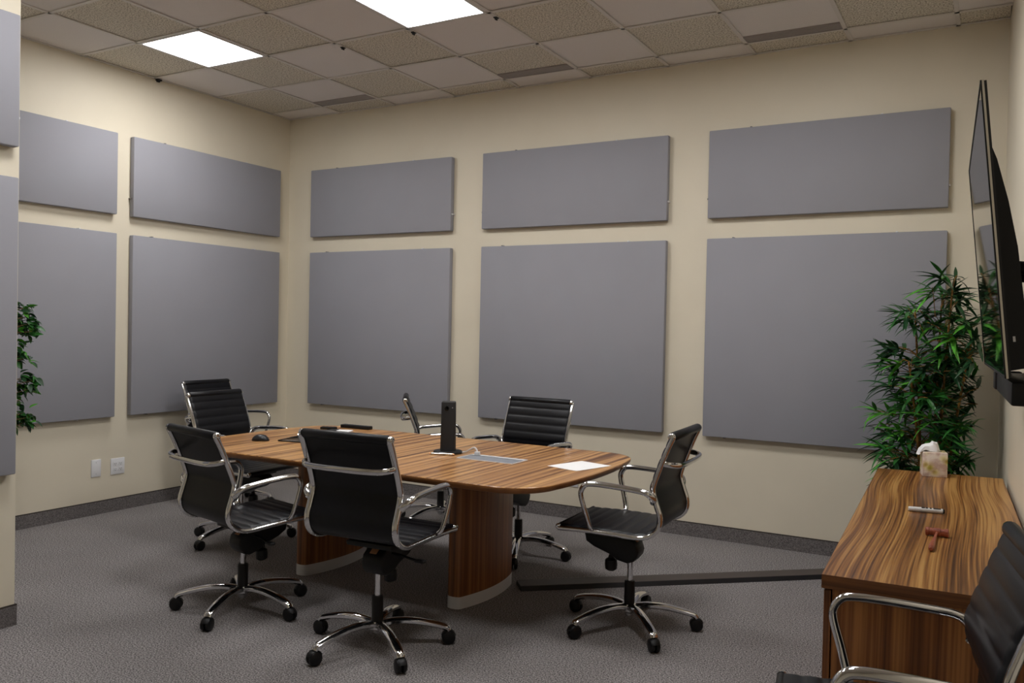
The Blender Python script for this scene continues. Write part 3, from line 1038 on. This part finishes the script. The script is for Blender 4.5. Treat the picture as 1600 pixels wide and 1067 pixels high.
sb = empty('video_bar', (WX0, 0, 0), ANG)
tag(sb, 'black video sound bar mounted on the wall under the television', 'sound bar')
link('body', boxm(-.126, -.03, -3.135, -2.38, 1.258, 1.322, .006, 2), M_blackpl, sb, smooth=True)
link('camera_head', boxm(-.134, -.05, -2.40, -2.33, 1.262, 1.326, .006, 2), M_blackmatte, sb, smooth=True)
link('bracket', boxm(-.032, -.001, -2.9, -2.6, 1.265, 1.315), M_blackmatte, sb)

# ------------------------------------------------------------------ plants
def leaf_mesh(name, L, W, droop, fold, mat, shape):
    """leaf along +y, base at the origin"""
    bm = bmesh.new()
    n = 6
    rows = []
    for i in range(n + 1):
        t = i / n
        w = W * shape(t)
        y = L * t
        z = -droop * L * t * t
        rows.append([bm.verts.new((-w, y, z + fold * w)), bm.verts.new((0, y, z)), bm.verts.new((w, y, z + fold * w))])
    for i in range(n):
        for k in (0, 1):
            bm.faces.new((rows[i][k], rows[i][k + 1], rows[i + 1][k + 1], rows[i + 1][k]))
    me = bpy.data.meshes.new(name)
    bm.to_mesh(me); bm.free()
    me.materials.append(mat)
    for p in me.polygons: p.use_smooth = True
    return me
lance = lambda t: max(.02, (sin(pi * min(1, t * .93 + .07)) ** .8) * (1 - .35 * t))
ovate = lambda t: max(.02, sin(pi * (t ** .8)) ** .8)
BL = [leaf_mesh('bamboo_leaf', .150, .0135, dr, .35, M_leafs[k], lance) for k in range(3) for dr in (.12, .45)]
FL = [leaf_mesh('ficus_leaf', .058, .015, dr, .3, M_leafs[k], ovate) for k in range(3) for dr in (.15, .5)]

def leaf_matrix(base, d, roll, s):
    d = d.normalized()
    up = Vector((0, 0, 1))
    if abs(d.dot(up)) > .97: up = Vector((1, 0, 0))
    side = d.cross(up).normalized()
    nor = side.cross(d)
    R = Matrix((side, d, nor)).transposed().to_4x4()
    return Matrix.Translation(base) @ R @ Matrix.Rotation(roll, 4, 'Y') @ Matrix.Scale(s, 4)

def bamboo():
    px, py = 5.44, -.50
    root = empty('bamboo_plant', (px, py, 0))
    tag(root, 'tall artificial bamboo plant with narrow green leaves behind the credenza', 'plant')
    bm = bmesh.new()
    lathe(bm, [(.105, 0), (.115, .01), (.14, .26), (.147, .265), (.147, .285), (.135, .285), (.132, .255)], 28)
    pot = link('pot', bm, M_pot, root, smooth=True)
    bm = bmesh.new(); lathe(bm, [(.128, .235), (.131, .252), (.06, .26), (.0, .262)], 24); link('soil', bm, M_soil, pot)
    rnd = random.Random(11)
    canes = []
    for k, (dx, dy, tx, ty, h) in enumerate([(.02, .0, .06, .02, 1.70), (-.04, .03, -.07, .06, 1.58), (.05, -.04, .14, -.02, 1.45), (-.02, -.05, -.10, -.06, 1.30), (.0, .06, .02, .12, 1.62)]):
        pts = catmull([(dx, dy, .25), (dx + tx * .25, dy + ty * .25, .25 + (h - .25) * .35), (dx + tx * .6, dy + ty * .6, .25 + (h - .25) * .7), (dx + tx, dy + ty, h)], 8)
        n = len(pts)
        sc = [(1.0 - .55 * i / n) * (1.16 if i % 4 == 0 else 1.0) for i in range(n)]
        link('cane', sweep(bmesh.new(), pts, .010, .010, 8, scale=sc), M_cane, root, smooth=True)
        canes.append(pts)
    # twigs end in fans of leaves
    ends = []
    for k in range(170):
        pts = canes[k % 5]
        i = rnd.randrange(int(len(pts) * .20), len(pts))
        b = pts[i]
        z = b.z
        a = rnd.uniform(0, 2 * pi)
        rmax = .25 if z < 1.40 else .16
        L = rnd.uniform(.04, rmax)
        e = Vector((b.x + L * cos(a), b.y + L * sin(a), z + rnd.uniform(-.02, .10)))
        ends.append((b, e))
    # a few twigs the photograph shows clearly
    for (b, e) in [((-.05, .0, .93), (-.30, -.02, 1.01)), ((-.05, 0, .96), (-.27, .03, .98)), ((-.02, 0, .80), (-.17, -.05, .90)),
                   ((.05, 0, 1.5), (.12, .0, 1.66)), ((.08, 0, 1.40), (.22, .02, 1.52)), ((-.05, 0, 1.2), (-.22, .0, 1.24)), ((-.05, 0, 1.3), (-.20, -.02, 1.38)),
                   ((.05, 0, .85), (.03, -.12, .93)), ((.1, 0, .95), (.20, -.05, .93)), ((-.03, 0, .68), (-.14, -.10, .70)), ((.04, 0, .68), (.12, -.12, .66)),
                   ((0, 0, 1.55), (-.02, 0, 1.72)), ((-.05, 0, 1.45), (-.14, 0, 1.60))]:
        ends.append((Vector(b), Vector(e)))
    leaves = []
    for (b, e) in ends:
        e.x = max(-.36, min(.22, e.x)); e.y = max(-.30, min(.34, e.y))
        mid = (b + e) / 2 + Vector((0, 0, .02))
        link('twig', sweep(bmesh.new(), [b, mid, e], .0022, .0022, 5), M_cane, root)
        out = (e - b); out.z = abs(out.z) * .4
        out = out.normalized()
        nl = rnd.randint(7, 10)
        fam = rnd.choice([0, 0, 1, 1, 1, 2])
        for q in range(nl):
            a = rnd.uniform(-1.5, 1.5); el = rnd.uniform(-.55, .8)
            d = Matrix.Rotation(a, 3, 'Z') @ out
            d = (Vector((d.x, d.y, 0)).normalized() * cos(el) + Vector((0, 0, sin(el))))
            pos = e.lerp(b, rnd.uniform(0, .35))
            tip = pos + d * .18
            wx = px + tip.x; wy = py + tip.y
            if wy > -.10: d.y = -abs(d.y)
            if wx > wallx(wy) - .08: d.x = -abs(d.x)
            if pos.z < .80 and wy < -.90: d.y = abs(d.y)
            mi = fam * 2 + rnd.randint(0, 1)
            if rnd.random() < .15: mi = rnd.randrange(6)
            leaves.append((mi, leaf_matrix(pos, d, rnd.uniform(-.5, .5), rnd.uniform(.75, 1.15)), pos.y))
    leaves.sort(key=lambda t: t[2])
    for k, (mi, M, _) in enumerate(leaves[:300]):
        o = bpy.data.objects.new('leaf', BL[mi]); COL.objects.link(o); o.parent = root; o.matrix_local = M
    bm = bmesh.new()
    for (mi, M, _) in leaves[300:]:
        tmp = BL[mi].copy(); tmp.transform(M)
        nf = len(bm.faces)
        bm.from_mesh(tmp); bm.faces.ensure_lookup_table()
        for f in bm.faces[nf:]: f.material_index = mi // 2
        bpy.data.meshes.remove(tmp)
    me = bpy.data.meshes.new('inner_foliage'); bm.to_mesh(me); bm.free()
    for mm in M_leafs: me.materials.append(mm)
    o = link('inner_foliage', me, None, root); o['kind'] = 'stuff'
bamboo()

def ficus():
    px, py = .50, -3.02
    root = empty('ficus_tree', (px, py, 0))
    tag(root, 'leafy green artificial ficus half hidden behind the partition wall', 'plant')
    bm = bmesh.new()
    lathe(bm, [(.11, 0), (.12, .01), (.15, .27), (.157, .275), (.157, .295), (.145, .295), (.142, .262)], 28)
    pot = link('pot', bm, M_pot, root, smooth=True)
    bm = bmesh.new(); lathe(bm, [(.138, .24), (.141, .26), (.06, .268), (.0, .27)], 24); link('soil', bm, M_soil, pot)
    trunk = catmull([(0, 0, .24), (.03, .02, .6), (-.02, .03, 1.0), (.01, 0, 1.4)], 6)
    link('trunk', sweep(bmesh.new(), trunk, .017, .017, 10, scale=[1 - .5 * i / len(trunk) for i in range(len(trunk))]), M_trunk, root, smooth=True)
    rnd = random.Random(5)
    tufts = []
    for k in range(20):
        a = rnd.uniform(pi * .8, pi * 1.95); z = rnd.uniform(.75, 1.55)
        r = rnd.uniform(.14, .27)
        tufts.append(Vector((r * cos(a), r * sin(a), z)))
    # tufts seen past the partition edge
    for (x, y, z) in ((.09, .25, 1.50), (.12, .26, 1.45), (.14, .265, 1.41), (.08, .24, 1.40), (.155, .265, 1.36), (.09, .25, 1.36), (.07, .23, 1.28),
                      (.115, .255, 1.195), (.08, .24, 1.21), (.16, .27, 1.06), (.12, .26, 1.05), (.14, .265, 1.01), (.08, .24, 1.02), (.08, .24, .94),
                      (.10, .25, .86), (.14, .265, .835), (.08, .24, .82), (.11, .25, .80)):
        tufts.append(Vector((x - .03, y - .018, z)))
        tufts.append(Vector((x - .085, y - .05, z + rnd.uniform(-.02, .02))))
    cnt = 0
    for e in tufts:
        b = min(trunk, key=lambda p: abs(p.z - (e.z - .12)))
        link('branch', sweep(bmesh.new(), [b, (b + e) / 2 + Vector((0, 0, .03)), e], .0022, .0022, 6), M_trunk, root)
        out = e - b; out.z = 0; out.normalize()
        for q in range(10):
            a = rnd.uniform(-1.6, 1.6); el = rnd.uniform(-.8, .7)
            d = Matrix.Rotation(a, 3, 'Z') @ out
            d = Vector((d.x, d.y, 0)).normalized() * cos(el) + Vector((0, 0, sin(el)))
            pos = e + Vector((rnd.uniform(-.025, .025), rnd.uniform(-.025, .025), rnd.uniform(-.03, .03)))
            mi = rnd.choice([0, 0, 1, 1, 2]) * 2 + rnd.randint(0, 1)
            o = bpy.data.objects.new('leaf', FL[mi]); COL.objects.link(o); o.parent = root
            o.matrix_local = leaf_matrix(pos, d, rnd.uniform(-.7, .7), rnd.uniform(.8, 1.15))
            cnt += 1
ficus()
